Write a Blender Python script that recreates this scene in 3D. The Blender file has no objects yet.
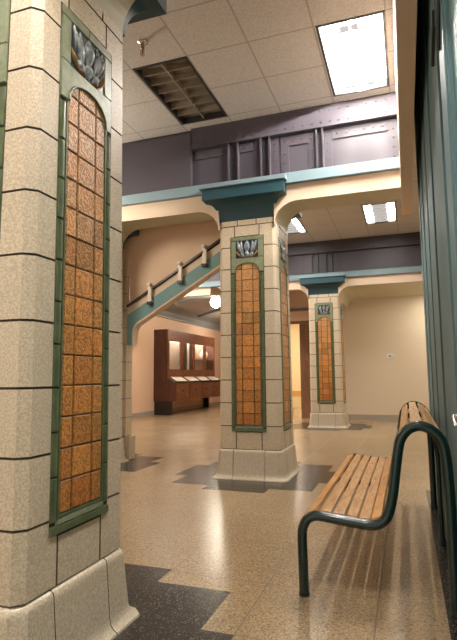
import bpy, math, random
from mathutils import Vector, Matrix
random.seed(7)
C = bpy.context.scene.collection
R = math.radians

# ------------------------------------------------------------------ materials
def new_mat(name):
    m = bpy.data.materials.new(name); m.use_nodes = True
    nt = m.node_tree; nt.nodes.clear()
    out = nt.nodes.new('ShaderNodeOutputMaterial')
    return m, nt, out
def N(nt, t, **kw):
    n = nt.nodes.new(t)
    for k, v in kw.items():
        if k in n.inputs.keys(): n.inputs[k].default_value = v
        else: setattr(n, k, v)
    return n
def pbr(name, col, rough=.5, metal=0., spec=.5, speck=None, bump=None, coat=0.):
    """speck = (scale, amount, dark colour); bump = (scale, strength)"""
    m, nt, out = new_mat(name)
    b = N(nt, 'ShaderNodeBsdfPrincipled')
    b.inputs['Base Color'].default_value = (*col, 1)
    b.inputs['Roughness'].default_value = rough
    b.inputs['Metallic'].default_value = metal
    b.inputs['Specular IOR Level'].default_value = spec
    b.inputs['Coat Weight'].default_value = coat
    b.inputs['Coat Roughness'].default_value = .1
    nt.links.new(b.outputs[0], out.inputs[0])
    tc = N(nt, 'ShaderNodeTexCoord')
    if speck:
        n = N(nt, 'ShaderNodeTexNoise'); n.inputs['Scale'].default_value = speck[0]; n.inputs['Detail'].default_value = 3
        nt.links.new(tc.outputs['Object'], n.inputs['Vector'])
        r = N(nt, 'ShaderNodeValToRGB'); r.color_ramp.elements[0].position = .5 - speck[1]; r.color_ramp.elements[1].position = .5 + speck[1]
        r.color_ramp.elements[0].color = (*speck[2], 1); r.color_ramp.elements[1].color = (*col, 1)
        nt.links.new(n.outputs['Fac'], r.inputs[0]); nt.links.new(r.outputs[0], b.inputs['Base Color'])
    if bump:
        n = N(nt, 'ShaderNodeTexNoise'); n.inputs['Scale'].default_value = bump[0]; n.inputs['Detail'].default_value = 2
        nt.links.new(tc.outputs['Object'], n.inputs['Vector'])
        bp = N(nt, 'ShaderNodeBump'); bp.inputs['Strength'].default_value = bump[1]; bp.inputs['Distance'].default_value = .01
        nt.links.new(n.outputs['Fac'], bp.inputs['Height']); nt.links.new(bp.outputs[0], b.inputs['Normal'])
    return m
def emit(name, col, s):
    m, nt, out = new_mat(name)
    e = N(nt, 'ShaderNodeEmission'); e.inputs[0].default_value = (*col, 1); e.inputs[1].default_value = s
    nt.links.new(e.outputs[0], out.inputs[0]); return m
def terrazzo(name, base, dark, light, rough):
    m, nt, out = new_mat(name)
    b = N(nt, 'ShaderNodeBsdfPrincipled'); b.inputs['Roughness'].default_value = rough
    nt.links.new(b.outputs[0], out.inputs[0])
    tc = N(nt, 'ShaderNodeTexCoord')
    v = N(nt, 'ShaderNodeTexVoronoi'); v.inputs['Scale'].default_value = 150
    nt.links.new(tc.outputs['Object'], v.inputs['Vector'])
    sep = N(nt, 'ShaderNodeSeparateColor'); nt.links.new(v.outputs['Color'], sep.inputs[0])
    r = N(nt, 'ShaderNodeValToRGB'); cr = r.color_ramp
    cr.elements[0].position = .0; cr.elements[0].color = (*dark, 1)
    cr.elements[1].position = 1.; cr.elements[1].color = (*light, 1)
    e = cr.elements.new(.3); e.color = (*base, 1); e = cr.elements.new(.8); e.color = (*base, 1)
    nt.links.new(sep.outputs[0], r.inputs[0])
    n = N(nt, 'ShaderNodeTexNoise'); n.inputs['Scale'].default_value = 1.3; n.inputs['Detail'].default_value = 4
    nt.links.new(tc.outputs['Object'], n.inputs['Vector'])
    mx = N(nt, 'ShaderNodeMixRGB'); mx.blend_type = 'MULTIPLY'; mx.inputs[0].default_value = .35
    nt.links.new(r.outputs[0], mx.inputs[1]); nt.links.new(n.outputs['Fac'], mx.inputs[2])
    nt.links.new(mx.outputs[0], b.inputs['Base Color'])
    return m
def wood(name, c0, c1, rough, axis='Y', scale=9.):
    m, nt, out = new_mat(name)
    b = N(nt, 'ShaderNodeBsdfPrincipled'); b.inputs['Roughness'].default_value = rough
    nt.links.new(b.outputs[0], out.inputs[0])
    tc = N(nt, 'ShaderNodeTexCoord'); mp = N(nt, 'ShaderNodeMapping')
    s = {'X': (.12, 1, 1), 'Y': (1, .12, 1), 'Z': (1, 1, .12)}[axis]
    mp.inputs['Scale'].default_value = [q * scale for q in s]
    nt.links.new(tc.outputs['Object'], mp.inputs['Vector'])
    oi = N(nt, 'ShaderNodeObjectInfo')
    ad = N(nt, 'ShaderNodeVectorMath'); ad.operation = 'ADD'
    ml = N(nt, 'ShaderNodeMath'); ml.operation = 'MULTIPLY'; ml.inputs[1].default_value = 37
    nt.links.new(oi.outputs['Random'], ml.inputs[0])
    nt.links.new(mp.outputs[0], ad.inputs[0]); nt.links.new(ml.outputs[0], ad.inputs[1])
    n = N(nt, 'ShaderNodeTexNoise'); n.inputs['Scale'].default_value = 3; n.inputs['Detail'].default_value = 6; n.inputs['Distortion'].default_value = 1.5
    nt.links.new(ad.outputs[0], n.inputs['Vector'])
    r = N(nt, 'ShaderNodeValToRGB'); r.color_ramp.elements[0].position = .35; r.color_ramp.elements[1].position = .65
    r.color_ramp.elements[0].color = (*c0, 1); r.color_ramp.elements[1].color = (*c1, 1)
    nt.links.new(n.outputs['Fac'], r.inputs[0]); nt.links.new(r.outputs[0], b.inputs['Base Color'])
    return m
def tile_mat(name):
    """ochre glazed tile with an embossed scroll on every tile (UV = 0..1 per tile, colour attribute = glaze tint)"""
    m, nt, out = new_mat(name)
    b = N(nt, 'ShaderNodeBsdfPrincipled'); b.inputs['Roughness'].default_value = .38
    nt.links.new(b.outputs[0], out.inputs[0])
    uv = N(nt, 'ShaderNodeTexCoord')
    nz = N(nt, 'ShaderNodeTexNoise'); nz.inputs['Scale'].default_value = 34; nz.inputs['Detail'].default_value = 2
    nt.links.new(uv.outputs['Object'], nz.inputs['Vector'])
    ms = N(nt, 'ShaderNodeVectorMath'); ms.operation = 'MULTIPLY_ADD'
    ms.inputs[1].default_value = (.9, .9, .9); 
    nt.links.new(nz.outputs['Color'], ms.inputs[0]); nt.links.new(uv.outputs['UV'], ms.inputs[2])
    sb = N(nt, 'ShaderNodeVectorMath'); sb.operation = 'SUBTRACT'; sb.inputs[1].default_value = (.95, .95, .45)
    nt.links.new(ms.outputs[0], sb.inputs[0])
    ln = N(nt, 'ShaderNodeVectorMath'); ln.operation = 'LENGTH'; nt.links.new(sb.outputs[0], ln.inputs[0])
    m1 = N(nt, 'ShaderNodeMath'); m1.operation = 'MULTIPLY'; m1.inputs[1].default_value = 26; nt.links.new(ln.outputs['Value'], m1.inputs[0])
    sn = N(nt, 'ShaderNodeMath'); sn.operation = 'SINE'; nt.links.new(m1.outputs[0], sn.inputs[0])
    at = N(nt, 'ShaderNodeVertexColor'); at.layer_name = 'glaze_glare'
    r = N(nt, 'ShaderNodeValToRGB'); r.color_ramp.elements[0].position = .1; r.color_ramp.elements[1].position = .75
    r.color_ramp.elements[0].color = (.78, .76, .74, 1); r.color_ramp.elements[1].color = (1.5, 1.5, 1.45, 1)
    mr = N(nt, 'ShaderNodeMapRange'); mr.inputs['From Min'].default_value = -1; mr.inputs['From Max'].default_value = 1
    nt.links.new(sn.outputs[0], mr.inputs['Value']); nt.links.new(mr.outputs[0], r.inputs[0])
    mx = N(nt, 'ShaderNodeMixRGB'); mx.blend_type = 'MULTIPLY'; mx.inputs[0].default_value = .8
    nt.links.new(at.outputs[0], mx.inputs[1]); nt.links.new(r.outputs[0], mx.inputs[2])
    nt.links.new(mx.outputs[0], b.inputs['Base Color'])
    bp = N(nt, 'ShaderNodeBump'); bp.inputs['Strength'].default_value = .35; bp.inputs['Distance'].default_value = .003
    nt.links.new(sn.outputs[0], bp.inputs['Height']); nt.links.new(bp.outputs[0], b.inputs['Normal'])
    return m
def ceiling_mat(name):
    m, nt, out = new_mat(name)
    b = N(nt, 'ShaderNodeBsdfPrincipled'); b.inputs['Roughness'].default_value = .9
    nt.links.new(b.outputs[0], out.inputs[0])
    tc = N(nt, 'ShaderNodeTexCoord'); sp = N(nt, 'ShaderNodeSeparateXYZ'); nt.links.new(tc.outputs['Object'], sp.inputs[0])
    def line(sock, off, pitch, w):
        a = N(nt, 'ShaderNodeMath'); a.operation = 'SUBTRACT'; a.inputs[1].default_value = off; nt.links.new(sock, a.inputs[0])
        d = N(nt, 'ShaderNodeMath'); d.operation = 'PINGPONG'; d.inputs[1].default_value = pitch / 2; nt.links.new(a.outputs[0], d.inputs[0])
        l = N(nt, 'ShaderNodeMath'); l.operation = 'LESS_THAN'; l.inputs[1].default_value = w; nt.links.new(d.outputs[0], l.inputs[0])
        return l.outputs[0]
    lx = line(sp.outputs[0], -.03, .628, .009); ly = line(sp.outputs[1], 4.34, .615, .009)
    mxm = N(nt, 'ShaderNodeMath'); mxm.operation = 'MAXIMUM'; nt.links.new(lx, mxm.inputs[0]); nt.links.new(ly, mxm.inputs[1])
    n = N(nt, 'ShaderNodeTexNoise'); n.inputs['Scale'].default_value = 55; n.inputs['Detail'].default_value = 3
    nt.links.new(tc.outputs['Object'], n.inputs['Vector'])
    r = N(nt, 'ShaderNodeValToRGB'); r.color_ramp.elements[0].position = .3; r.color_ramp.elements[1].position = .6
    r.color_ramp.elements[0].color = (.47, .44, .415, 1); r.color_ramp.elements[1].color = (.60, .565, .535, 1)
    nt.links.new(n.outputs['Fac'], r.inputs[0])
    mx = N(nt, 'ShaderNodeMixRGB'); mx.inputs[2].default_value = (.38, .34, .30, 1)
    nt.links.new(mxm.outputs[0], mx.inputs[0]); nt.links.new(r.outputs[0], mx.inputs[1]); nt.links.new(mx.outputs[0], b.inputs['Base Color'])
    return m
def glass_mat(name):
    m, nt, out = new_mat(name)
    t = N(nt, 'ShaderNodeBsdfTransparent'); g = N(nt, 'ShaderNodeBsdfGlossy'); g.inputs['Roughness'].default_value = .03
    mx = N(nt, 'ShaderNodeMixShader'); mx.inputs[0].default_value = .12
    nt.links.new(t.outputs[0], mx.inputs[1]); nt.links.new(g.outputs[0], mx.inputs[2]); nt.links.new(mx.outputs[0], out.inputs[0])
    return m

M = {}
M['block'] = pbr('cream_glazed_block', (.76, .65, .49), .42, speck=(120, .12, (.56, .465, .335)), bump=(90, .12))
M['block_joint'] = pbr('block_joint', (.11, .08, .05), .9)
M['base'] = pbr('cream_glazed_base', (.73, .63, .48), .3, speck=(110, .12, (.53, .44, .32)))
M['tile'] = tile_mat('ochre_relief_tile')
M['green'] = pbr('green_glaze', (.130, .165, .078), .34, speck=(14, .2, (.075, .10, .048)), coat=.1)
M['pale_green'] = pbr('pale_green_glaze', (.29, .325, .21), .36, speck=(25, .2, (.20, .235, .14)), coat=.1)
M['tile_joint'] = pbr('tile_joint', (.08, .055, .035), .9)
M['relief_blue'] = pbr('relief_grey_blue_glaze', (.42, .46, .48), .18, speck=(45, .22, (.08, .12, .17)), coat=.6)
M['relief_dark'] = pbr('relief_dark_glaze', (.035, .05, .06), .2, coat=.6)
M['relief_amber'] = pbr('relief_amber_glaze', (.27, .145, .05), .2, coat=.6)
M['teal_dark'] = pbr('dark_teal_paint', (.020, .070, .092), .45)
M['teal'] = pbr('teal_paint', (.17, .32, .33), .5)
M['cream'] = pbr('cream_paint', (.76, .60, .46), .6)
M['peach'] = pbr('peach_wall_paint', (.78, .56, .40), .7)
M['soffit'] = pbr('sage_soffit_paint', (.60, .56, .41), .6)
M['wall'] = pbr('cream_wall_paint', (.74, .63, .48), .8, speck=(8, .5, (.72, .61, .46)))
M['purple'] = pbr('purple_grey_steel_paint', (.072, .062, .080), .5, speck=(6, .4, (.060, .052, .067)))
M['ledge'] = pbr('blue_green_ledge_paint', (.21, .30, .34), .5)
M['grey_cove'] = pbr('grey_cove_paint', (.26, .27, .27), .6)
M['vault'] = pbr('taupe_vault_paint', (.36, .31, .26), .7)
M['floor'] = terrazzo('tan_terrazzo', (.50, .355, .205), (.24, .16, .085), (.72, .56, .37), .24)
M['floor_dark'] = terrazzo('charcoal_terrazzo', (.045, .040, .033), (.018, .016, .013), (.19, .17, .14), .24)
M['floor_line'] = pbr('floor_divider', (.17, .115, .065), .5)
M['ceiling'] = ceiling_mat('acoustic_tile')
M['white_lens'] = emit('lit_lens', (1, .95, .86), 24)
M['lens_glow'] = emit('lit_lens_glow', (1, .95, .88), 4)
M['lamp_tube'] = emit('lamp_tube', (1, .95, .88), 600)
M['alcove_fill'] = emit('alcove_fill', (1, .93, .8), 11)
M['basket_glow'] = emit('glow_basket', (1, .95, .88), .33)  # perforated metal given its own glow for light coming through
M['case_fill'] = emit('case_fill_glow', (1, .9, .75), 45)  # added strip that brightens the inside of the cabinet
M['glow_blade'] = emit('glow_louvre_blade', (1, .94, .9), .36)  # glow put into the louvre blades, which are no lamps
M['fix_frame'] = pbr('fixture_trim', (.03, .03, .03), .5)
M['white_metal'] = pbr('white_metal', (.7, .68, .64), .4)
M['louvre'] = pbr('unlit_louvre', (.34, .29, .23), .4, metal=.2)
M['pan'] = pbr('unlit_pan', (.17, .14, .10), .6)
M['bench_green'] = pbr('bench_green_enamel', (.005, .026, .022), .25, coat=.25)
M['slat'] = wood('oak_slat', (.48, .215, .06), (.72, .41, .15), .35, 'Y', 10)
M['steel'] = pbr('bright_steel', (.7, .7, .7), .25, metal=1)
M['brass'] = pbr('aged_brass', (.5, .36, .2), .3, metal=1)
M['red'] = pbr('red_bulb', (.35, .05, .03), .2)
M['teal_board'] = pbr('teal_board_paint', (.105, .20, .215), .6, speck=(5, .35, (.08, .155, .17)))
M['black'] = pbr('black_rubber', (.01, .01, .01), .5)
M['cab'] = wood('cabinet_red_wood', (.14, .045, .02), (.26, .10, .045), .35, 'Y', 4)
M['cab_dark'] = wood('cabinet_end_wood', (.060, .018, .010), (.10, .03, .017), .4, 'Z', 4)
M['plinth'] = pbr('plinth_black', (.015, .008, .006), .5)
M['case_back'] = pbr('case_lining', (.55, .48, .38), .8)
M['paper'] = pbr('paper', (.8, .74, .62), .7)
M['glass'] = glass_mat('case_glass')
M['dark_board'] = pbr('dark_board', (.02, .018, .02), .4)
M['globe'] = emit('lit_globe', (1, .90, .74), 45)
M['rail'] = pbr('dark_handrail', (.05, .025, .015), .35)
M['rail_cream'] = pbr('rail_bracket_cream', (.88, .78, .68), .4)
M['door_wood'] = wood('door_brown_wood', (.20, .095, .045), (.30, .15, .075), .5, 'Z', 3)
M['bright_wall'] = pbr('yellow_room_paint', (.80, .68, .42), .8)
M['amber_band'] = pbr('amber_wainscot', (.62, .36, .10), .6)
M['baseboard'] = pbr('grey_baseboard', (.40, .35, .29), .5)
M['plastic'] = pbr('white_plastic', (.75, .73, .68), .4)
M['ring_dark'] = pbr('dark_metal', (.04, .035, .03), .4, metal=.6)

# ------------------------------------------------------------------ mesh helpers
class MB:
    def __init__(s): s.v = []; s.f = []; s.m = []; s.uv = {}; s.col = {}
    def vert(s, p): s.v.append(tuple(p)); return len(s.v) - 1
    def face(s, idx, m=0): s.f.append(tuple(idx)); s.m.append(m); return len(s.f) - 1
    def poly(s, pts, m=0): return s.face([s.vert(p) for p in pts], m)
    def box(s, a, b, m=0):
        x0, y0, z0 = a; x1, y1, z1 = b
        i = [s.vert(p) for p in ((x0,y0,z0),(x1,y0,z0),(x1,y1,z0),(x0,y1,z0),(x0,y0,z1),(x1,y0,z1),(x1,y1,z1),(x0,y1,z1))]
        for q in ((3,2,1,0),(4,5,6,7),(0,1,5,4),(1,2,6,5),(2,3,7,6),(3,0,4,7)): s.face([i[k] for k in q], m)
    def prism(s, prof, axis, a, b, m=0):
        """prof: closed list of 2-D points, extruded along axis from a to b"""
        def p3(p, t): return {'X': (t, p[0], p[1]), 'Y': (p[0], t, p[1]), 'Z': (p[0], p[1], t)}[axis]
        A = [s.vert(p3(p, a)) for p in prof]; B = [s.vert(p3(p, b)) for p in prof]
        n = len(prof)
        for k in range(n): s.face((A[k], A[(k+1) % n], B[(k+1) % n], B[k]), m)
        s.face(A[::-1], m); s.face(B, m)
    def tube(s, pts, r, n=10, m=0, cap=True):
        pts = [Vector(p) for p in pts]; rings = []
        t0 = (pts[1] - pts[0]).normalized()
        u = t0.orthogonal().normalized()
        for i, p in enumerate(pts):
            t = ((pts[min(i+1, len(pts)-1)] - p).normalized() + (p - pts[max(i-1, 0)]).normalized()).normalized()
            u = (u - t * u.dot(t)).normalized(); w = t.cross(u)
            rr = r[i] if isinstance(r, (list, tuple)) else r
            rings.append([s.vert(p + (u * math.cos(2*math.pi*k/n) + w * math.sin(2*math.pi*k/n)) * rr) for k in range(n)])
        for A, B in zip(rings, rings[1:]):
            for k in range(n): s.face((A[k], A[(k+1) % n], B[(k+1) % n], B[k]), m)
        if cap: s.face(rings[0][::-1], m); s.face(rings[-1], m)
    def lathe(s, prof, c, n=16, m=0):
        """prof: (radius, z) list round the vertical axis at c"""
        rings = [[s.vert((c[0] + r*math.cos(2*math.pi*k/n), c[1] + r*math.sin(2*math.pi*k/n), c[2] + z)) for k in range(n)] for r, z in prof]
        for A, B in zip(rings, rings[1:]):
            for k in range(n): s.face((A[k], A[(k+1) % n], B[(k+1) % n], B[k]), m)
        s.face(rings[0][::-1], m); s.face(rings[-1], m)
    def stud(s, p, r, axis='-Y', m=0, n=6):
        """a rivet head: small dome on a plate facing -Y"""
        p = Vector(p); prev = None
        for rr, d in ((r, 0), (r*.8, r*.5)):
            ring = [s.vert(p + Vector((rr*math.cos(2*math.pi*k/n), -d, rr*math.sin(2*math.pi*k/n)))) for k in range(n)]
            if prev:
                for k in range(n): s.face((prev[k], prev[(k+1) % n], ring[(k+1) % n], ring[k]), m)
            prev = ring
        s.face(prev, m)
    def build(s, name, mats, parent=None, smooth=False, loc=None, bevel=0):
        me = bpy.data.meshes.new(name); me.from_pydata(s.v, [], s.f)
        if not isinstance(mats, (list, tuple)): mats = [mats]
        for k in mats: me.materials.append(M[k])
        for p, k in zip(me.polygons, s.m): p.material_index = k; p.use_smooth = smooth
        if s.uv:
            ul = me.uv_layers.new(name='UVMap')
            for fi, c in s.uv.items():
                for li, q in zip(me.polygons[fi].loop_indices, c): ul.data[li].uv = q
        if s.col:
            ca = me.color_attributes.new('glaze_glare', 'FLOAT_COLOR', 'CORNER')
            for p in me.polygons:
                c = s.col.get(p.index, (.05, .04, .03))
                for li in p.loop_indices: ca.data[li].color = (*c, 1)
        me.validate()
        import bmesh
        bm = bmesh.new(); bm.from_mesh(me); bmesh.ops.recalc_face_normals(bm, faces=bm.faces); bm.to_mesh(me); bm.free()
        if smooth:
            me.set_sharp_from_angle(angle=R(40))
        me.update()
        o = bpy.data.objects.new(name, me); C.objects.link(o)
        if loc: o.location = loc
        if parent: o.parent = parent
        if bevel:
            bv = o.modifiers.new('bevel', 'BEVEL'); bv.width = bevel; bv.segments = 2; bv.limit_method = 'ANGLE'
        return o
def tag(o, label, cat, group=None):
    o['label'] = label; o['category'] = cat
    if group: o['group'] = group
    return o
def thing(name, label, cat, loc=(0, 0, 0), group=None):
    o = bpy.data.objects.new(name, None); o.empty_display_size = .1; C.objects.link(o); o.location = loc
    return tag(o, label, cat, group)
def struct(o): o['kind'] = 'structure'; return o
def copy_tree(o, parent=None):
    c = o.copy(); C.objects.link(c); c.parent = parent
    for ch in o.children: copy_tree(ch, c)
    return c

# ------------------------------------------------------------------ camera (fitted to the photograph's vanishing points)
HC = 1.17
f, yaw, pitch, roll = 508.23, R(19.119), R(6.379), R(-.539)
cy, sy, cp, sp_ = math.cos(yaw), math.sin(yaw), math.cos(pitch), math.sin(pitch)
fw = Vector((-sy*cp, cy*cp, sp_)); rt = Vector((cy, sy, 0)); up = rt.cross(fw)
r2 = rt*math.cos(roll) + up*math.sin(roll); u2 = -rt*math.sin(roll) + up*math.cos(roll)
cam = bpy.data.cameras.new('camera'); co = bpy.data.objects.new('camera', cam); C.objects.link(co)
mat = Matrix.Identity(4)
for i in range(3): mat[i][0] = r2[i]; mat[i][1] = u2[i]; mat[i][2] = -fw[i]
mat.translation = (0, 0, HC)
co.matrix_world = mat
cam.sensor_fit = 'VERTICAL'; cam.sensor_height = 36; cam.lens = f/640*36; cam.clip_start = .02
bpy.context.scene.camera = co

# ------------------------------------------------------------------ layout numbers
CH = 4.34                     # ceiling height
COLX, LEFTX = -1.75, -4.22    # column rows
YF, YC, YB = 1.970, 6.11, 12.2 # the three bents
TW = .21                      # teal wall face
YWALL = 14.0
XL = -7.55                    # left wall

# ------------------------------------------------------------------ floor: terrazzo with divider strips and stepped charcoal patches round the columns
def floor():
    pc = [(COLX, YF), (COLX, YC), (COLX, YB), (LEFTX, YC+.02), (LEFTX, YF)]
    rects = []
    for cx, cyy in pc:
        rects += [(cx-.34, cx+.34, cyy-1.0, cyy+1.0), (cx-.79, cx+.79, cyy-.80, cyy+.80), (cx-.955, cx+.955, cyy-.36, cyy+.36)]
    rects.append((.135, 3.0, -4, 5.72))
    lx = [-.795 + .605*k for k in range(-12, 8)]; ly = [2.935 + .605*k for k in range(-12, 34)]
    w = .004
    xs = sorted(set([-8.2, 3.0] + [q for r in rects for q in r[:2]] + [a+s for a in lx for s in (-w, w)]))
    ys = sorted(set([-4.0, 23.0] + [q for r in rects for q in r[2:]] + [a+s for a in ly for s in (-w, w)]))
    xs = [x for x in xs if -8.2 <= x <= 3]; ys = [y for y in ys if -4 <= y <= 23]
    b = MB(); ids = {}
    def vid(i, j):
        if (i, j) not in ids: ids[i, j] = b.vert((xs[i], ys[j], 0))
        return ids[i, j]
    for i in range(len(xs)-1):
        for j in range(len(ys)-1):
            x = (xs[i]+xs[i+1])/2; y = (ys[j]+ys[j+1])/2
            m = 0
            if any(abs(x-a) < w for a in lx) or any(abs(y-a) < w for a in ly): m = 2
            if any(r[0] < x < r[1] and r[2] < y < r[3] for r in rects): m = 1
            b.face((vid(i, j), vid(i+1, j), vid(i+1, j+1), vid(i, j+1)), m)
    return struct(b.build('floor', ['floor', 'floor_dark', 'floor_line']))
floor()

# ------------------------------------------------------------------ ceiling with openings for the recessed fixtures
FIX = [(-.335, 4.96), (-2.225, 4.96), (-.345, 10.18), (-2.235, 10.33), (-.335, .95), (-2.225, .95), (-5.4, 10.33)]
FW, FL = .292, .61
def ceiling():
    xs = sorted(set([-8.2, 3.0] + [round(x+s*FW, 4) for x, y in FIX for s in (-1, 1)]))
    ys = sorted(set([-4.0, YWALL+.2] + [round(y+s*FL, 4) for x, y in FIX for s in (-1, 1)]))
    b = MB()
    for i in range(len(xs)-1):
        for j in range(len(ys)-1):
            x = (xs[i]+xs[i+1])/2; y = (ys[j]+ys[j+1])/2
            if any(abs(x-fx) < FW and abs(y-fy) < FL for fx, fy in FIX): continue
            b.poly(((xs[i], ys[j], CH), (xs[i], ys[j+1], CH), (xs[i+1], ys[j+1], CH), (xs[i+1], ys[j], CH)))
    struct(b.build('ceiling', 'ceiling'))
    b = MB(); b.box((-8.2, -4, CH+.16), (3.0, YWALL+.2, CH+.2)); struct(b.build('ceiling', 'fix_frame'))
ceiling()

# ------------------------------------------------------------------ ceiling fixtures
def fixture(x, y, style, label):
    t = thing('ceiling_light', label, 'ceiling light', (x, y, CH), 'recessed ceiling lights')
    b = MB()
    for s in (-1, 1):
        b.box((s*FW-.012, -FL-.012, -.006), (s*FW+.012, FL+.012, .10)); b.box((-FW, s*FL-.012, -.006), (FW, s*FL+.012, .10))
    b.build('trim_frame', 'fix_frame', t)
    if style == 'lens':
        b = MB(); b.box((-FW+.012, -FL+.012, .085), (FW-.012, FL-.012, .095)); b.build('lens', 'lens_glow', t)
        b = MB(); b.tube([(0, -FL+.04, .055), (0, FL-.04, .055)], .013, 8); b.build('lamp_tube', 'lamp_tube', t, True)
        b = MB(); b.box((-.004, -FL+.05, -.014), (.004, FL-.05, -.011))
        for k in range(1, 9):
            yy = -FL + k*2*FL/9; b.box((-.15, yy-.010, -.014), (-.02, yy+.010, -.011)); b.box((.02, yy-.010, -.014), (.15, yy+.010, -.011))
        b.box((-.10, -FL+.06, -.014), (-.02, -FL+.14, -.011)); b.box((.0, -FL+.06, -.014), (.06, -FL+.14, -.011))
        b.build('louvre_grid', 'glow_blade', t)
    elif style == 'basket':
        b = MB()
        for s in (-1, 1): b.box((s*.21-.07, -FL+.012, .03), (s*.21+.07, FL-.012, .04))
        b.build('side_lens', 'white_lens', t)
        b = MB(); b.box((-.135, -FL+.012, .012), (.135, FL-.012, .02)); b.build('perforated_basket', 'basket_glow', t)
        for k in range(1, 8):
            yy = -FL + k*2*FL/8; b = MB(); b.box((-.135, yy-.006, .004), (.135, yy+.006, .012))
            b.build('basket_rib', 'white_metal', t)
    else:
        b = MB(); b.box((-FW+.012, -FL+.012, .07), (FW-.012, FL-.012, .09)); b.build('pan', 'pan', t)
        b = MB()
        # curved blades of an unlit parabolic louvre: three cells across, seven along
        def blade(p0, p1, nrm):
            prof = ((-.006, .012), (.006, .012), (.013, .069), (-.013, .069))
            A = [b.vert((p0[0]+nrm[0]*d, p0[1]+nrm[1]*d, h)) for d, h in prof]; B = [b.vert((p1[0]+nrm[0]*d, p1[1]+nrm[1]*d, h)) for d, h in prof]
            for k in range(4): b.face((A[k], A[(k+1) % 4], B[(k+1) % 4], B[k]))
            b.face(A[::-1]); b.face(B)
        for k in (1,):
            xx = 0; blade((xx, -FL+.012), (xx, FL-.012), (1, 0))
        for k in range(1, 7):
            yy = -FL + k*2*FL/7; blade((-FW+.012, yy), (FW-.012, yy), (0, 1))
        b.build('louvre', 'louvre', t)
    return t
fixture(*FIX[0], 'lens', 'bright white recessed ceiling light in front of the centre column')
fixture(*FIX[1], 'dark', 'unlit brown louvred ceiling light near the front column top')
fixture(*FIX[2], 'basket', 'lit two-tube ceiling light in the back bay beside the teal wall')
fixture(*FIX[3], 'basket', 'lit ceiling light seen under the bracket right of the centre column')
fixture(*FIX[4], 'lens', 'added ceiling light overhead out of view on the bench side')  # added lamp, brightens the side of the front column
fixture(*FIX[5], 'lens', 'added ceiling light overhead out of view on the column row')  # added lamp, brightens the front of the front column
fixture(*FIX[6], 'lens', 'added hidden ceiling light in the left aisle above the stair wall')  # added out of sight to raise the brightness of the aisle

# sprinkler
t = thing('sprinkler_head', 'small brass pendant sprinkler on the ceiling by the unlit light', 'sprinkler', (-2.225, 4.0, CH))
b = MB(); b.lathe([(.05, 0), (.05, -.006), (.03, -.02), (.012, -.022)], (0, 0, 0)); b.build('escutcheon', 'steel', t, True)
b = MB(); b.lathe([(.016, -.02), (.018, -.045), (.02, -.05), (.02, -.07), (.009, -.075), (.009, -.08)], (0, 0, 0)); b.build('body', 'brass', t, True)
b = MB()
for s in (-1, 1): b.tube([(s*.016, 0, -.068), (s*.02, 0, -.09), (s*.012, 0, -.115), (0, 0, -.125)], .004, 6)
b.build('yoke', 'brass', t, True)
b = MB(); b.tube([(0, 0, -.075), (0, 0, -.12)], .005, 8); b.build('glass_bulb', 'red', t, True)
b = MB(); b.lathe([(.005, -.122), (.024, -.126), (.024, -.13), (.004, -.13)], (0, 0, 0), 12); b.build('deflector', 'brass', t)

# ------------------------------------------------------------------ tiled columns
ZB, ZT = .332, 3.07
def hs(z): return .372 - .018*(z-ZB)/(ZT-ZB)
def rot(p, k):
    x, y, z = p
    for _ in range(k): x, y = -y, x
    return (x, y, z)
def band(b, secs, ua, k, ch=.038, gb=.005, gt=.005, corner=True, d=.009, m=0, gs=.0055):
    """one glazed block: wraps a corner (or lies flat across a face) through the (z, half-width) sections"""
    def row(z, h, grow):
        if corner:
            return [(ua+gs-grow, -h, z), (h-ch, -h, z), (h-ch*.30, -(h-ch*.30), z) if ch > .06 else None, (h, -(h-ch), z), (h, -(ua+gs-grow), z)]
        return [(-(ua-gs)-grow, -h, z), ((ua-gs)+grow, -h, z)]
    rows = []
    z0, h0 = secs[0]; z1, h1 = secs[-1]
    rows.append(row(z0, h0-d, gs))
    for i, (z, h) in enumerate(secs):
        zz = z + (gb if i == 0 else 0) - (gt if i == len(secs)-1 else 0)
        rows.append(row(zz, h, 0))
    rows.append(row(z1, h1-d, gs))
    rows = [[p for p in r if p] for r in rows]
    ids = [[b.vert(rot(p, k)) for p in r] for r in rows]
    lo = 0 if gb else 1; hi = len(rows)-1 if gt else len(rows)-2
    for A, B in list(zip(ids, ids[1:]))[lo:hi]:
        for i in range(len(A)-1): b.face((A[i], A[i+1], B[i+1], B[i]), 1 if (A is ids[0] or B is ids[-1]) else m)
    # the two end returns into the joint
    for e, sgn in ((0, 1), (-1, -1)):
        for i in range(1, len(rows)-2):
            a, c = rows[i][e], rows[i+1][e]
            def inset(p):
                x, y, z = p
                if corner and e == -1: return (x-d, y+gs, z)
                return (x - sgn*gs, y+d, z)
            b.face([b.vert(rot(q, k)) for q in (a, c, inset(c), inset(a))], 1)
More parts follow.
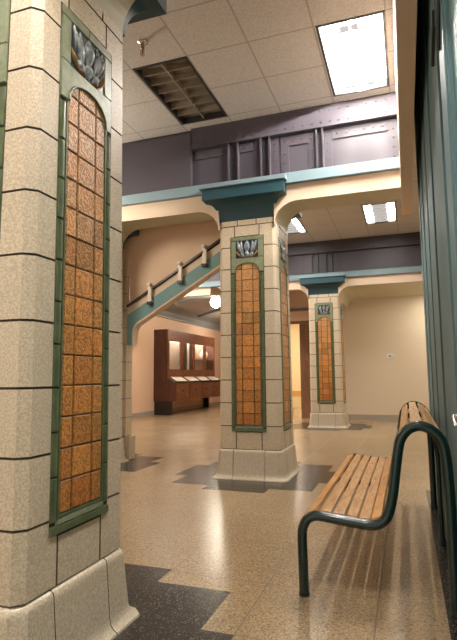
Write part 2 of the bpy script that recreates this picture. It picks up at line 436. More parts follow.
def make_column(label):
    root = thing('tiled_column', label, 'column', group=None)
    # shaft
    b = MB(); zs = [ZB + .267*k for k in range(11)]
    core = []
    for z in (ZB-.02, ZT):
        h = hs(z)-.0085; c = .038
        ring = []
        for k in range(4): ring += [b.vert(rot((h-c, -h, z), k)), b.vert(rot((h, -(h-c), z), k))]
        core.append(ring)
    for i in range(8): b.face((core[0][i], core[0][(i+1) % 8], core[1][(i+1) % 8], core[1][i]), 1)
    b.face(core[1], 1)
    S = lambda a, c: [(a, hs(a)), (c, hs(c))]
    for k in range(4):
        band(b, S(ZB, .535), .155, k, gt=0); band(b, S(.535, zs[1]), .205, k, gb=0)
        for i in range(1, 9): band(b, S(zs[i], zs[i+1]), .205, k)
        band(b, S(zs[9], 2.864), .205, k, gt=0); band(b, S(2.864, 3.0), .155, k, gb=0)
        band(b, S(3.0, ZT), .12, k, gt=.001)
        band(b, S(ZB, .533), .155, k, corner=False); band(b, S(2.866, 3.0), .155, k, corner=False)
        band(b, S(3.0, ZT), .12, k, corner=False, gt=.001)
    b.build('shaft', ['block', 'block_joint'], root)
    # base
    b = MB()
    secs = [(0, .450), (.010, .447), (.020, .430), (.04, .414), (.07, .408), (.285, .390), (.305, .389), (.320, .384), (.329, .372), (ZB, .355)]
    for k in range(4):
        band(b, secs, .19, k, ch=.05, gb=0, gt=.0001, gs=.003); band(b, secs, .19, k, ch=.05, corner=False, gb=0, gt=.0001, gs=.003)
    h0, h1 = .400, .364
    ring = [[b.vert(rot(p, k)) for k in range(4) for p in ((h-.05, -h, z), (h, -(h-.05), z))] for z, h in ((0, h0), (.325, h1))]
    for i in range(8): b.face((ring[0][i], ring[0][(i+1) % 8], ring[1][(i+1) % 8], ring[1][i]), 1)
    b.build('base', ['base', 'block_joint'], root, smooth=True)
    # capital
    b = MB()
    secs = [(3.068, .350, .350)]
    for i in range(9):
        a = i/8*math.pi/2
        secs.append((3.08 + .225*math.sin(a), .350 + .158*(1-math.cos(a)), .350 + .198*(1-math.cos(a))))
    secs += [(3.312, .508, .548), (3.445, .508, .548)]
    rings = [[b.vert((sx*wx, sy_*wy, z)) for sx, sy_ in ((-1, -1), (1, -1), (1, 1), (-1, 1))] for z, wx, wy in secs]
    for A, B in zip(rings, rings[1:]):
        for i in range(4): b.face((A[i], A[(i+1) % 4], B[(i+1) % 4], B[i]))
    b.face(rings[0][::-1]); b.face(rings[-1])
    cap = b.build('capital', 'teal_dark', root, smooth=True); cap['label'] = 'dark teal flared capital'
    b = MB(); b.box((-.535, -.575, 3.445), (.535, .575, 3.495)); b.build('capital_lip', 'ledge', cap)
    # one mosaic panel (front face); the other three faces are turned copies
    def pt(u, z, o): return (u*(1.045 - .055*(z-.53)/2.33), -(hs(z)+o), z)
    b = MB()
    b.poly([pt(-.2, .54, -.004), pt(.2, .54, -.004), pt(.2, 2.86, -.004), pt(-.2, 2.86, -.004)], 1)
    us = [(-.148, -.069), (-.069, .069), (.069, .148)]
    rnd = random.Random(3)
    for i in range(15):
        z0 = .614 + .1315*i; z1 = z0 + .1315
        for j, (a, c) in enumerate(us):
            g = .0025; a2, c2, z02, z12 = a+.004, c-.004, z0+g, z1-g; e = .004
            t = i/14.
            base = Vector((.47, .205, .048)).lerp(Vector((.47, .25, .105)), max(0, t-.35)/.65)  # upper tiles painted paler to imitate glare
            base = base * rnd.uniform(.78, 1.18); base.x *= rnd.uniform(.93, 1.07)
            if i == 0 and j == 1: base = Vector((.42, .15, .035))
            o = .001 + rnd.uniform(-.001, .001)
            outer = [pt(a2, z02, 0), pt(c2, z02, 0), pt(c2, z12, 0), pt(a2, z12, 0)]
            inner = [pt(a2+e, z02+e, o+.003), pt(c2-e, z02+e, o+.003), pt(c2-e, z12-e, o+.003), pt(a2+e, z12-e, o+.003)]
            back = [pt(a2, z02, -.004), pt(c2, z02, -.004), pt(c2, z12, -.004), pt(a2, z12, -.004)]
            O = [b.vert(p) for p in outer]; I = [b.vert(p) for p in inner]; K = [b.vert(p) for p in back]
            asp = (c-a)/.1315
            uvI = [(.5-.5*asp, 0), (.5+.5*asp, 0), (.5+.5*asp, 1), (.5-.5*asp, 1)]
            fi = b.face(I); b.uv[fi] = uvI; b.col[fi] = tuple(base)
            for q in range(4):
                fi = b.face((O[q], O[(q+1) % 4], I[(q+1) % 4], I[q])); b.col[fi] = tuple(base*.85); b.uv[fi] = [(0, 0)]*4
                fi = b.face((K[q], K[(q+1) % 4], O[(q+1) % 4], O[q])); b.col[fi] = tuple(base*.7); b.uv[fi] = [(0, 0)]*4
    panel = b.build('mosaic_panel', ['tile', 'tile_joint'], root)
    panel['label'] = 'arched panel of ochre embossed tiles'
    # border
    b = MB()
    def slab(u0, u1, z0, z1, o, m, e=.004):
        O = [b.vert(pt(*q, -.004)) for q in ((u0, z0), (u1, z0), (u1, z1), (u0, z1))]
        T = [b.vert(pt(*q, o)) for q in ((u0+e, z0+e), (u1-e, z0+e), (u1-e, z1-e), (u0+e, z1-e))]
        b.face(T, m)
        for q in range(4): b.face((O[q], O[(q+1) % 4], T[(q+1) % 4], T[q]), m)
    for s in (-1, 1):
        z = .585; k = 0
        while z < 2.40:
            z1 = min(z + .182, 2.42)
            n = 6; rows = []
            c0, rr = s*.183, .0200
            for zz, q in ((z+.002, .0), (z+.006, 1.), (z1-.006, 1.), (z1-.002, .0)):
                rows.append([b.vert(pt(c0 + rr*math.cos(math.pi*i/n), zz, -.003 + q*.012*math.sin(math.pi*i/n)**.7 if 0 < i < n else -.003)) for i in range(n+1)])
            for A, B in zip(rows, rows[1:]):
                for i in range(n): b.face((A[i], A[i+1], B[i+1], B[i]), 0)
            z = z1; k += 1
        u0, u1 = sorted((s*.149, s*.161)); slab(u0, u1, .585, 2.42, .006, 0, .002)
        u0, u1 = sorted((s*.139, s*.203))
        slab(u0, u1, 2.422, 2.60, .006, 1, .003); slab(u0, u1, 2.602, 2.812, .006, 1, .003)
    slab(-.203, .203, .536, .574, .010, 0, .005); slab(-.162, .162, .572, .598, .008, 1, .004); slab(-.15, .15, .598, .613, .005, 0, .003)
    slab(-.203, -.001, 2.814, 2.862, .006, 1, .003); slab(.001, .203, 2.814, 2.862, .006, 1, .003)
    # spandrel plate over the arch, with a dark green lip
    n = 14; arc = [(.150*math.cos(math.pi*i/n), 2.425 + .115*math.sin(math.pi*i/n)**.8 if 0 < i < n else 2.425) for i in range(n+1)]
    T = [b.vert(pt(u, 2.592, .007)) for u, z in arc]; A = [b.vert(pt(u, z, .007)) for u, z in arc]; L = [b.vert(pt(u, z, -.002)) for u, z in arc]
    for i in range(n):
        b.face((A[i], A[i+1], T[i+1], T[i]), 1); b.face((L[i], L[i+1], A[i+1], A[i]), 0)
    P = [Vector(pt(u*.985, z-.004, .010)) for u, z in arc]
    b.tube(P, .005, 6, 0)
    b.build('green_border', ['green', 'pale_green'], panel, smooth=True)['label'] = 'green glazed tile border'
    # flower relief above the arch
    b = MB()
    slabv = [pt(-.137, 2.594, .0), pt(.137, 2.594, .0), pt(.137, 2.812, .0), pt(-.137, 2.812, .0)]
    b.poly(slabv, 1)
    def leaf(u0, z0, u1, z1, w, h, m, bend=0.):
        n = 8; k = 6; rows = []
        for i in range(n+1):
            t = i/n; ww = w*math.sin(math.pi*min(max(t, .03), .97))**.8
            cu = u0 + (u1-u0)*t + bend*math.sin(math.pi*t); cz = z0 + (z1-z0)*t
            du, dz = (u1-u0) + bend*math.pi*math.cos(math.pi*t), z1-z0; L = math.hypot(du, dz); nu, nz = dz/L, -du/L
            rows.append([b.vert(pt(cu + nu*ww*math.cos(math.pi*j/k), cz + nz*ww*math.cos(math.pi*j/k), .001 + h*math.sin(math.pi*j/k)*math.sin(math.pi*min(max(t, .08), .92)))) for j in range(k+1)])
        for A, B in zip(rows, rows[1:]):
            for j in range(k): b.face((A[j], A[j+1], B[j+1], B[j]), m)
    for s in (-1, 1):
        leaf(s*.060, 2.640, s*.118, 2.810, .022, .026, 0, s*.006)
        leaf(s*.040, 2.640, s*.070, 2.808, .020, .024, 0, s*.016)
        leaf(s*.095, 2.625, s*.132, 2.800, .012, .018, 1, 0)
        leaf(s*.070, 2.602, s*.134, 2.690, .013, .018, 2, s*.010)
        leaf(s*.020, 2.598, s*.075, 2.668, .020, .022, 0, s*.012)
        leaf(s*.020, 2.599, s*.085, 2.615, .009, .018, 2, 0)
    leaf(0, 2.660, 0, 2.811, .036, .030, 0); leaf(0, 2.600, 0, 2.690, .026, .026, 0)
    b.build('flower_relief', ['relief_blue', 'relief_dark', 'relief_amber'], panel, smooth=True)['label'] = 'grey-blue and amber flower relief tile'
    for k in range(1, 4):
        c = copy_tree(panel, root); c.rotation_euler = (0, 0, k*math.pi/2)
    return root
col0 = make_column('large foreground tiled column at left with embossed ochre tile panel')
col0.location = (COLX, YF, 0)
for (x, y), lab in (((COLX, YC), 'tiled column in the middle of the hall on a charcoal floor patch'),
                    ((COLX, YB), 'distant tiled column in front of the plain cream back wall'),
                    ((LEFTX, YC), 'partly hidden tiled column at the foot of the stair wall')):
    c = copy_tree(col0); c.location = (x, y, 0); c['label'] = lab
for o in C.objects:
    if o.name.startswith('tiled_column'): o['group'] = 'tiled columns'

# ------------------------------------------------------------------ bents: painted beams with brackets, ledges and riveted girders
tn = [0]
def trim(b, mats, **k):
    tn[0] += 1
    return struct(b.build('trim_%d' % tn[0], mats, **k))
def beam(yc, x0, x1, lb, rb, back=.32, zb=.105):
    """cream beam between x0 and x1; lb / rb: curved bracket at that end"""
    r = .29; zs_, z0 = 3.225-.26, 3.225
    prof = []
    n = 10
    if lb: prof += [(x0 + r*(1-math.cos(a)), zs_ + .26*math.sin(a)) for a in [i/n*math.pi/2 for i in range(n+1)]]
    else: prof.append((x0, z0))
    if rb: prof += [(x1 - r*(1-math.cos(a)), zs_ + .26*math.sin(a)) for a in [i/n*math.pi/2 for i in range(n, -1, -1)]]
    else: prof.append((x1, z0))
    ya, yb = yc-.39, yc+back
    b = MB()
    F = [b.vert((x, ya, z)) for x, z in prof]; B = [b.vert((x, yb, z+zb)) for x, z in prof]
    TF = [b.vert((x, ya, 3.5)) for x, z in prof]; TB = [b.vert((x, yb, 3.5)) for x, z in prof]
    for i in range(len(prof)-1):
        b.face((F[i], F[i+1], TF[i+1], TF[i]), 0); b.face((B[i+1], B[i], TB[i], TB[i+1]), 0)
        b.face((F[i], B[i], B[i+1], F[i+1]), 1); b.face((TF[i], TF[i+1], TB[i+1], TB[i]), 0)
    for e in (0, -1): b.face((F[e], B[e], TB[e], TF[e]), 0)
    trim(b, ['cream', 'soffit'])
def ledge(yc, x0, x1):
    b = MB(); b.prism([(yc-.455, 3.425), (yc-.30, 3.425), (yc-.30, 3.57), (yc-.40, 3.57), (yc-.455, 3.545)], 'X', x0, x1)
    trim(b, 'ledge')
def girder(yc, x0, x1, label, stiff, strips, plain=None):
    t = thing('steel_girder', label, 'girder', (0, yc-.34, 0), 'riveted steel girders')
    b = MB(); b.box((x0, 0, 3.5), (x1, .03, CH-.002)); b.build('web', 'purple', t)
    b = MB(); xa = x0 if not plain else plain[1]
    b.box((xa, -.05, 4.075), (x1, 0, CH-.002)); b.box((xa, -.085, 4.055), (x1, 0, 4.075))
    x = xa+.08
    while x < x1-.03:
        for z in (4.13, 4.27): b.stud((x, -.05, z), .016)
        x += .105
    b.build('top_flange', 'purple', t)
    for x, half in stiff:
        b = MB(); b.box((x-.008, -.07, 3.55), (x+.008, 0, 4.055)); b.box((x-.008, -.012, 3.55), (x+half, 0, 4.055))
        z = 3.6
        while z < 4.04: b.stud((x+half/2, -.012, z), .014); z += .095
        b.build('stiffener', 'purple', t)
    for xa, xb, za, zb in strips:
        b = MB(); b.box((xa, -.016, za), (xb, 0, zb))
        if xb-xa > zb-za:
            x = xa+.06
            while x < xb-.03:
                b.stud((x, -.016, (za+zb)/2), .016); x += .10
        else:
            z = za+.06
            while z < zb-.03: b.stud(((xa+xb)/2, -.016, z), .016); z += .11
        b.build('riveted_plate', 'purple', t)
    if plain:
        b = MB(); b.box((plain[0], -.06, 3.55), (plain[1], 0, CH-.06)); b.build('cover_plate', 'purple', t)
    return t
# front bent (only its bracket and capital reach into the picture)
XR = .035
for yc in (YF, YC):
    beam(yc, COLX+.352, XR, True, False)
    beam(yc, LEFTX+.352, COLX-.352, True, True)
    beam(yc, XL, LEFTX-.352, False, True)
    ledge(yc, XL, XR)
beam(YB, COLX+.352, 3.0, True, False, YWALL-YB, 0.)
beam(YB, LEFTX+.352, COLX-.352, True, True, .4)
beam(YB, XL, LEFTX-.352, False, False, .4)
ledge(YB, XL, 3.0)
girder(YC, XL, XR, 'purple-grey riveted girder above the centre column', [(-1.965, .11), (-1.84, -.03), (-1.546, -.09), (-1.438, .11), (-.80, .10), (-.87, -.0)],
       [(-2.42, -1.98, 3.93, 4.045), (-1.82, -1.65, 3.93, 4.045), (-1.31, -.88, 3.92, 4.045), (-1.31, -1.21, 3.55, 3.92), (-.97, -.885, 3.55, 3.92),
        (-.69, -.07, 3.92, 4.045), (-.06, .03, 3.55, 4.045)], (-3.36, -2.47))
girder(YB, XL, 3.0, 'purple-grey girder above the distant column', [(-1.99, .06), (-1.85, .10), (-1.66, -.06), (-1.52, .09)],
       [(-2.42, -2.0, 3.60, 4.045), (-1.43, -1.33, 3.55, 4.045), (.0, .11, 3.55, 4.045), (.14, .27, 3.55, 4.045)])
girder(YF, XL, XR, 'purple-grey girder over the foreground column', [(-1.965, .11), (-1.546, -.09)], [(-1.31, -.88, 3.92, 4.045)])
# long beam beside the teal wall
b = MB(); b.box((.035, -4, 3.105), (.142, YC+.27, CH)); trim(b, 'cream')

# ------------------------------------------------------------------ right-hand teal wall
def teal_wall():
    b = MB()
    b.box((TW+.10, -4, 0), (TW+.3, 5.72, CH))
    # vertical boards of the far leaf, each a little proud or set back
    ys = [5.72, 5.46, 5.10, 4.86, 4.45, 4.08, 3.86, 3.4, 3.12, 2.80]
    off = [.0, .008, .002, .010, .0, .006, .0, .010, .004]
    for a, c, o in zip(ys, ys[1:], off): b.box((TW+o, c+.006, 0), (TW+.12, a-.006, CH))
    w = b.build('wall_right', 'teal_board', bevel=.004); return struct(w)
teal_wall()
b = MB()
ys = [2.74, 2.46, 2.28, 2.05]; off = [-.006, .006, -.012]
for a, c, o in zip(ys, ys[1:], off): b.box((TW+o, c+.004, .02), (TW+.10, a-.004, CH))
b.box((TW+.012, .4, .02), (TW+.10, 2.04, CH)); b.box((TW-.004, 2.02, .02), (TW+.1, 2.06, CH))
d = struct(b.build('door_1', 'teal_board', bevel=.004))
b = MB(); b.box((TW-.012, 2.34, .92), (TW+.008, 2.39, 1.03)); b.tube([(TW-.01, 2.36, 1.0), (TW-.03, 2.36, 1.0), (TW-.033, 2.33, .995), (TW-.033, 2.22, .965)], .007, 8)
h = b.build('door_handle', 'steel', d, smooth=True)
b = MB(); b.box((TW, -4, .0), (3.0, .4, CH)); struct(b.build('wall_front', 'teal_board'))
b = MB(); b.box((TW+.02, 5.72, 0), (3.0, 5.80, CH)); struct(b.build('wall_inner', 'wall'))
b = MB(); b.box((3.0, 5.7, 0), (3.1, 23, CH)); struct(b.build('wall_side', 'wall'))
# cable tie
b = MB(); X = TW-.015
b.tube([(X, 2.11, 2.80), (X, 2.09, 2.70), (X-.003, 2.10, 2.665), (X-.004, 2.19, 2.53)], .007, 6)
b.tube([(X-.002, 2.10, 2.67), (X-.008, 2.20, 2.73), (X-.008, 2.30, 2.80), (X-.004, 2.37, 2.79), (X-.003, 2.40, 2.75)], .006, 6)
b.tube([(X-.003, 2.40, 2.78), (X-.004, 2.55, 2.68)], .009, 6)
tag(b.build('cable_tie', 'black', smooth=True), 'short black cable tie hanging high on the teal wall', 'cable')

# ------------------------------------------------------------------ back wall, doorway and bright room behind it
b = MB()
b.box((-2.47, YWALL, 0), (3.0, YWALL+.15, CH))
w = struct(b.build('wall_back', 'wall'))
b = MB(); b.box((-4.4, YWALL, 2.66), (-2.47, YWALL+.15, CH)); b.box((-4.4, YWALL, 0), (-3.75, YWALL+.15, 2.66)); b.box((-2.47, YWALL-.004, 0), (-1.9, YWALL, CH)); struct(b.build('wall_corridor', 'peach'))
b = MB(); b.box((-2.42, YWALL-.02, 0), (3.0, YWALL, .15)); struct(b.build('baseboard_back', 'baseboard'))
b = MB(); b.box((-4.4, YWALL-.04, 2.98), (-1.85, YWALL, 3.06)); trim(b, 'grey_cove')
b = MB(); b.box((-3.80, YWALL-.03, 2.62), (-2.40, YWALL, 2.70)); b.box((-3.80, YWALL-.03, 0), (-3.72, YWALL, 2.62)); trim(b, 'door_wood')
b = MB(); b.box((-2.765, YWALL+.02, .01), (-2.42, YWALL+.06, 2.62)); d2 = struct(b.build('door_2', 'door_wood'))
b = MB(); b.box((-2.73, YWALL+.005, .42), (-2.47, YWALL+.02, 2.5)); b.build('door_panel', 'door_wood', d2)
b = MB(); b.box((-4.4, 19.0, 0), (3.0, 19.1, CH)); b.box((-2.3, YWALL+.15, 0), (-2.2, 19, CH)); struct(b.build('wall_far_room', 'bright_wall'))
b = MB(); b.box((-4.4, 18.97, .42), (-2.3, 19.0, .62)); trim(b, 'amber_band')
b = MB(); b.box((-4.4, YWALL+.15, 3.4), (-2.2, 19.1, 3.5)); struct(b.build('ceiling', 'wall'))
t = thing('ceiling_light', 'lit ceiling panel of the bright room beyond the doorway', 'ceiling light', (-3.3, 16.5, 3.4), 'recessed ceiling lights')
b = MB(); b.box((-.3, -.6, -.02), (.3, .6, -.001)); b.build('lens', 'white_lens', t)
t = thing('ceiling_light', 'added fill panel under the far beam, hidden round the end of the teal wall', 'ceiling light', (1.0, 12.9, 3.22), 'recessed ceiling lights')
b = MB(); b.box((-.3, -.6, -.02), (.3, .6, -.001)); b.build('lens', 'alcove_fill', t)  # added panel that brightens the back wall from round the corner
# switch plate
t = thing('thermostat', 'small white wall plate on the cream back wall', 'wall plate', (-.381, YWALL, 1.67))
b = MB(); b.box((-.095, -.02, -.065), (.095, 0, .065)); b.build('plate', 'plastic', t, bevel=.006)
b = MB(); b.box((-.018, -.028, -.018), (.018, -.02, .018)); b.build('dial', 'ring_dark', t)

# ------------------------------------------------------------------ left aisle: wall, cornice, vault, end wall
b = MB(); b.box((XL-.15, -4, 0), (XL, 23, CH)); struct(b.build('wall_left', 'peach'))
b = MB(); b.box((XL, 6.6, 0), (XL+.025, 23, .14)); struct(b.build('baseboard_left', 'baseboard'))
b = MB(); b.box((-4.5, YWALL, 0), (-4.4, 23, CH)); struct(b.build('wall_aisle', 'peach'))
b = MB(); b.box((XL, 22.4, 0), (-4.4, 22.5, CH)); struct(b.build('wall_end', 'peach'))
b = MB(); b.prism([(XL, 3.14), (XL+.05, 3.14), (XL+.06, 3.20), (XL+.16, 3.34), (XL+.34, 3.40), (XL, 3.40)], 'Y', 12.6, 22.4); trim(b, 'grey_cove')
# shallow barrel vault over the aisle
b = MB(); n = 12; prof = [(XL + (-4.4-XL)*i/n, 3.40 + .32*math.sin(math.pi*i/n)) for i in range(n+1)]
A = [b.vert((x, YB+.4, z)) for x, z in prof]; B = [b.vert((x, 22.4, z)) for x, z in prof]
for i in range(n): b.face((A[i], B[i], B[i+1], A[i+1]))
struct(b.build('ceiling', 'vault', smooth=True))
for yy in (14.6, 17.6):
    b = MB(); A = [b.vert((x, yy, z-.005)) for x, z in prof]; B = [b.vert((x, yy, z-.07)) for x, z in prof]; A2 = [b.vert((x, yy+.30, z-.005)) for x, z in prof]; B2 = [b.vert((x, yy+.30, z-.07)) for x, z in prof]
    for i in range(n):
        b.face((A[i], A[i+1], B[i+1], B[i])); b.face((B[i], B[i+1], B2[i+1], B2[i])); b.face((A2[i], B2[i], B2[i+1], A2[i+1]))
    trim(b, 'grey_cove')
# globe lamp
def globe(x, y, z, label, top=None):
    t = thing('globe_lamp', label, 'pendant lamp', (x, y, z), 'globe lamps')
    n = 10
    b = MB(); b.lathe([(max(.16*math.sin(math.pi*i/n), .01), -.16*math.cos(math.pi*i/n)) for i in range(n+1)], (0, 0, 0), 20); b.build('globe', 'globe', t, True)
    top = (top or 3.40 + .32*math.sin(math.pi*(x-XL)/(-4.4-XL))) - z - (.001 if top else .05)
    b = MB(); b.tube([(0, 0, .15), (0, 0, top)], .012, 8); b.lathe([(.07, .14), (.07, .17), (.03, .20)], (0, 0, 0)); b.lathe([(.05, top-.03), (.08, top)], (0, 0, 0)); b.build('stem', 'ring_dark', t, True)
    return t
globe(-5.25, 14.0, 3.37, 'glowing white globe lamp at the left edge of the middle column')
globe(-5.9, 18.4, 3.36, 'added globe lamp deep in the left aisle hidden behind the column')  # extra lamp added to light the far aisle

globe(-4.1, 4.75, 3.35, 'added unseen globe lamp over the aisle in front of the stair wall', CH)  # lamp added to light the stair wall from under the beam
globe(-5.9, 9.3, 3.35, 'added unseen globe lamp in the left aisle beyond the stair wall', CH)  # another added lamp to lift the dim left aisle

# ------------------------------------------------------------------ stair wall between the left and the centre columns
YS = 6.60
def st(x): return 2.108 + (x+3.83)*.571      # top edge of the teal stringer
t = thing('staircase', 'cream stair wall with a teal stringer rising behind the middle column', 'staircase', (0, YS, 0))
xa, xb = LEFTX+.355, COLX-.10
b = MB()
n = 8
low = [(xa+.085, 1.65)] + [(xa+.085 + .16*(1-math.cos(i/n*1.05)), 1.80 + .20*math.sin(i/n*1.05)) for i in range(n+1)]
low.append((xb, st(xb)-.19))
x1, z1 = low[-2]
b.prism([(xa, 1.65)] + low + [(xb, st(xb)), (xa, st(xa))], 'Y', -.03, .12); b.build('stringer', 'teal', t)
b = MB(); P = low
for (p, q) in zip(P, P[1:]):
    b.prism([p, q, (q[0]+.012, q[1]-.022), (p[0]+.016, p[1]-.018)], 'Y', -.035, .12)
b.build('stringer_edge', 'cream', t)
b = MB(); b.prism([(xa, st(xa)), (xb, st(xb)), (xb, 3.5), (LEFTX+.02, 3.5), (LEFTX+.02, 2.92), (xa, 2.92)], 'Y', .035, .10); b.build('stair_wall', 'peach', t)
b = MB(); b.prism([(xa, st(xa)+.0), (xb, st(xb)+.0), (xb, st(xb)+.125), (xa, st(xa)+.118)], 'Y', -.01, .02); b.build('wall_strip', 'cream', t)
hr = MB(); hr.prism([(xa, st(xa)+.118), (xb, st(xb)+.15), (xb, st(xb)+.185), (xa, st(xa)+.15)], 'Y', -.05, .02); hr.build('handrail', 'rail', t)
for px in (-3.48, -2.996, -2.62):
    b = MB(); z = st(px)
    b.box((px-.045, -.04, z-.02), (px-.005, .02, z+.24)); b.box((px-.012, -.09, z-.05), (px+.038, -.05, z+.165)); b.box((px-.045, -.07, z+.205), (px+.01, -.02, z+.24))
    br = b.build('rail_bracket', 'rail_cream', t, bevel=.006)
    b = MB(); b.box((px-.03, -.094, z-.085), (px+.04, -.03, z-.045)); b.build('bracket_foot', 'rail', br)
# tiled pier under the stringer's foot
b = MB()
for z0, z1, sp in ((.0, .33, 0), (.33, .60, 1), (.60, .867, 0), (.867, 1.134, 1), (1.134, 1.40, 0), (1.40, 1.65, 1)):
    b.box((LEFTX+.2, 6.545, z0+.004), (LEFTX+(.43 if z0 == 0 else .365), 6.60, z1-.004)); b.box((LEFTX+.2, 6.608, z0+.004), (LEFTX+(.43 if z0 == 0 else .365), 6.72, z1-.004))
for k in range(5):
    b.box((LEFTX+.02, 6.57, 1.654+.255*k), (xa-.002, 6.63, 1.654+.255*(k+1)-.008))
b.box((LEFTX+.03, 6.575, 1.6), (xa-.008, 6.62, 2.92), 1)
b.box((LEFTX+.2, 6.55, 0), (LEFTX+.355, 6.715, 1.65), 1)
tag(b.build('tiled_pier', ['block', 'block_joint'], bevel=.003), 'narrow cream tiled pier carrying the foot of the teal stringer', 'pier')

# ------------------------------------------------------------------ display cabinet against the left wall
def cabinet():
    t = thing('display_cabinet', 'long reddish wood display cabinet with glass doors against the left wall', 'cabinet', (XL, 14.5, 0))
    L = 4.25
    side = [(0, .43), (.73, .43), (.73, 1.02), (.46, 1.18), (.46, 2.69), (0, 2.69)]
    for k, y in enumerate((0, L-.05)):
        b = MB(); b.prism(side, 'Y', y, y+.05); b.build('side_panel', 'cab_dark', t)
    b = MB(); b.box((0, .05, .43), (.73, L-.05, .48)); b.box((0, .05, 2.60), (.48, L-.05, 2.69)); b.box((0, .05, .48), (.02, L-.05, 2.60), 1); b.box((0, .05, 1.14), (.46, L-.05, 1.20))
    b.box((.02, .05+(L-.1)*.75, 1.82), (.38, L-.05, 1.845)); b.build('carcass', ['cab', 'case_back'], t)
    b = MB(); b.box((.44, .05, 2.40), (.475, L-.05, 2.60)); b.box((.44, .05, 1.18), (.475, L-.05, 1.36)); b.build('face_frame', 'cab', t)
    dw = (L-.1)/4
    for k in range(4):
        y0 = .05 + k*dw; y1 = y0 + dw
        b = MB(); z0, z1 = 1.36, 2.40; s = .11
        for q in ((y0+.01, y0+s), (y1-s, y1-.01)): b.box((.44, q[0], z0), (.48, q[1], z1))
        b.box((.44, y0+s, z0), (.48, y1-s, z0+.07)); b.box((.44, y0+s, z1-.07), (.48, y1-s, z1))
        d = b.build('glass_door', 'cab', t, bevel=.004)
        b = MB(); b.box((.455, y0+s, z0+.07), (.461, y1-s, z1-.07)); b.build('pane', 'glass', d)
        b = MB(); b.box((.73, y0+.02, .50), (.755, y1-.02, .98)); dr = b.build('drawer', 'cab', t, bevel=.006)
        b = MB(); b.box((.755, (y0+y1)/2-.03, .72), (.775, (y0+y1)/2+.03, .76)); b.build('knob', 'ring_dark', dr)
    b = MB(); b.box((.70, .05, .48), (.73, L-.05, 1.02)); b.build('front_board', 'cab', t)
    b = MB(); b.prism([(.46, 1.15), (.73, .99), (.73, 1.02), (.46, 1.18)], 'Y', .05, L-.05); b.build('sloped_desk', 'cab_dark', t)
    for y in (0, L-.12):
        b = MB(); b.box((.03, y, 0), (.60 if y == 0 else .22, y+.12, .43)); b.build('leg', 'plinth', t)
    b = MB(); b.box((.05, .1, 2.57), (.12, L-.1, 2.598)); b.build('case_fill_strip', 'case_fill', t)
    ords = ('nearest', 'second', 'third', 'farthest')
    sl = math.atan2(-.16, .27)
    for k in range(4):
        y0 = .05 + k*dw
        o = thing('printed_sheets', 'open white printed pages on the sloped desk, %s of the four bays' % ords[k], 'papers', (XL+.595, 14.5+y0+dw/2, 1.105), 'pages on the cabinet desk')
        o.rotation_euler = (0, -sl, 0)
        b = MB(); b.box((-.15, -dw/2+.10, .0), (.15, dw/2-.06, .012)); b.build('backing_board', 'dark_board', o)
        for q in range(3):
            w = (dw-.22)/3; ya = -dw/2+.14+q*w
            b = MB(); b.box((-.135, ya+.012, .012), (.135, ya+w-.012, .02)); b.build('page', 'paper', o)
    for k, lab in ((1, 'dark upright display board behind the second glass door'), (2, 'dark upright display board behind the third glass door')):
        y0 = .05 + k*dw; o = thing('display_board', lab, 'display board', (XL+.25, 14.5+y0+dw*(.68 if k == 1 else .34), 1.20), 'boards inside the cabinet')
        b = MB(); b.box((-.01, -.22, 0), (.01, .22, 1.22)); b.build('board', 'dark_board', o)
        b = MB(); b.box((-.06, -.2, 0), (.06, .2, .02)); b.build('foot', 'dark_board', o)
    o = thing('vase', 'pale rounded vase on the shelf behind the farthest glass door', 'vase', (XL+.25, 14.5+.05+3.45*dw, 1.845))
    b = MB(); b.lathe([(.06, 0), (.13, .06), (.16, .16), (.13, .26), (.06, .32), (.08, .36)], (0, 0, 0)); b.build('body', 'paper', o, True)
    b = MB(); b.lathe([(.08, .36), (.09, .37), (.07, .38)], (0, 0, 0)); b.build('rim', 'paper', o, True)
cabinet()

# ------------------------------------------------------------------ bench
def catmull(pts, k=5):
    P = [Vector((p[0], p[1])) for p in pts]; out = []
    for i in range(len(P)-1):
        a = P[max(i-1, 0)]; b_, c = P[i], P[i+1]; d = P[min(i+2, len(P)-1)]
        for j in range(k):
            t = j/k
            out.append(.5*((2*b_) + (c-a)*t + (2*a-5*b_+4*c-d)*t*t + (-a+3*b_-3*c+d)*t**3))
    out.append(P[-1]); return out
PROF = [(-.571, .0), (-.573, .15), (-.575, .30), (-.569, .350), (-.548, .392), (-.515, .413), (-.475, .417), (-.38, .406), (-.29, .396), (-.225, .391),
        (-.178, .397), (-.145, .418), (-.120, .458), (-.095, .55), (-.075, .68), (-.055, .80), (-.040, .845), (-.014, .880), (.015, .900), (.048, .908), (.082, .902),
        (.115, .884), (.142, .856), (.160, .820), (.170, .76), (.176, .66), (.180, .48), (.180, .20), (.180, .0)]
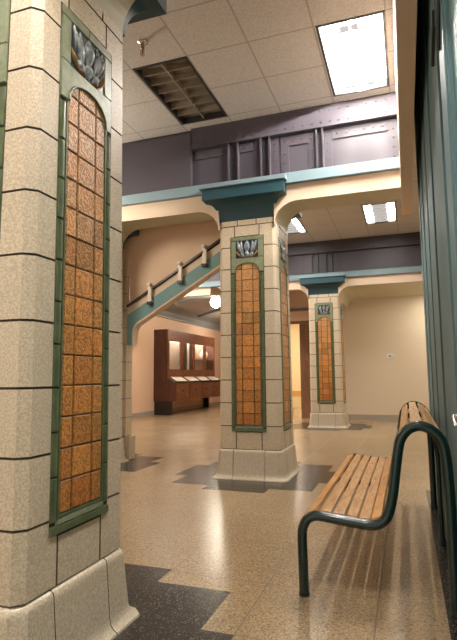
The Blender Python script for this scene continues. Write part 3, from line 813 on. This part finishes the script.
def bench():
    Y0, Y1 = 2.85, 5.0
    t = thing('park_bench', 'oak slat bench with dark green tubular frame against the teal wall', 'bench', (-.2, Y0, 0))
    loc = lambda x, y, z: (x+.2, y-Y0, z)
    pr = catmull(PROF)
    for y in (Y0, Y1):
        b = MB(); b.tube([loc(p.x, y, p.y) for p in pr], .0265, 14); fr = b.build('end_frame', 'bench_green', t, True)
        for x in (-.571, .180):
            b = MB(); b.lathe([(.0285, 0), (.0285, .02), (.026, .022)], loc(x, y, 0), 14); b.build('foot_cap', 'black', fr)
    b = MB(); ym = (Y0+Y1)/2
    mid = [p for p in pr if p.x > -.55 and (p.x < .17 and p.y > .3)]
    b.tube([loc(p.x, ym, p.y-.012) for p in mid] + [loc(.182, ym, .6), loc(.184, ym, 0)], .016, 10); b.build('middle_support', 'bench_green', t, True)
    # slats follow the frame profile
    pts = pr; cum = [0]
    for a, c in zip(pts, pts[1:]): cum.append(cum[-1] + (c-a).length)
    def at(s):
        for i in range(len(cum)-1):
            if cum[i+1] >= s:
                u = (s-cum[i])/(cum[i+1]-cum[i]); return pts[i].lerp(pts[i+1], u), (pts[i+1]-pts[i]).normalized()
    def find(x, z): return cum[min(range(len(pts)), key=lambda i: (pts[i]-Vector((x, z))).length)]
    def slat(s0, w, lift=.012, th=.022):
        p, d = at(s0 + w/2); nrm = Vector((-d.y, d.x))
        a, _ = at(s0); c, _ = at(s0+w); dd = (c-a).normalized(); nrm = Vector((-dd.y, dd.x)); mid_ = (a+c)/2*.5 + p*.5
        q = [mid_ - dd*w/2 + nrm*lift, mid_ + dd*w/2 + nrm*lift, mid_ + dd*w/2 + nrm*(lift+th), mid_ - dd*w/2 + nrm*(lift+th)]
        b = MB(); b.prism([(v.x+.2, v.y) for v in q], 'Y', .027, Y1-Y0-.027); sl = b.build('slat', 'slat', t, bevel=.004)
        b = MB(); m_ = (q[2]+q[3])/2; e = nrm*.002
        b.lathe([(.006, 0), (.006, .002)], (m_.x+.2, ym-Y0, m_.y-.0005), 8); b.build('bolt', 'black', sl)
    s0 = find(-.540, .398); s1 = find(-.148, .414)
    w = (s1-s0-5*.013)/6
    for k in range(6): slat(s0 + k*(w+.013), w, .006)
    s2 = find(-.062, .76)
    for k in range(2): slat(find(-.10, .53) + k*.085, .07, .0, .02)
    s3 = find(-.035, .85); s4 = find(.160, .82); w = (s4-s3-3*.010)/4
    for k in range(4): slat(s3 + k*(w+.010), w, .004, .018)
bench()

# ------------------------------------------------------------------ light and view
w = bpy.data.worlds.new('hall'); bpy.context.scene.world = w; w.use_nodes = True
bg = w.node_tree.nodes['Background']; bg.inputs[0].default_value = (1, .90, .76, 1); bg.inputs[1].default_value = .6
vs = bpy.context.scene.view_settings
vs.view_transform = 'Standard'; vs.look = 'None'; vs.gamma = 1; vs.use_curve_mapping = False; vs.exposure = 0.9
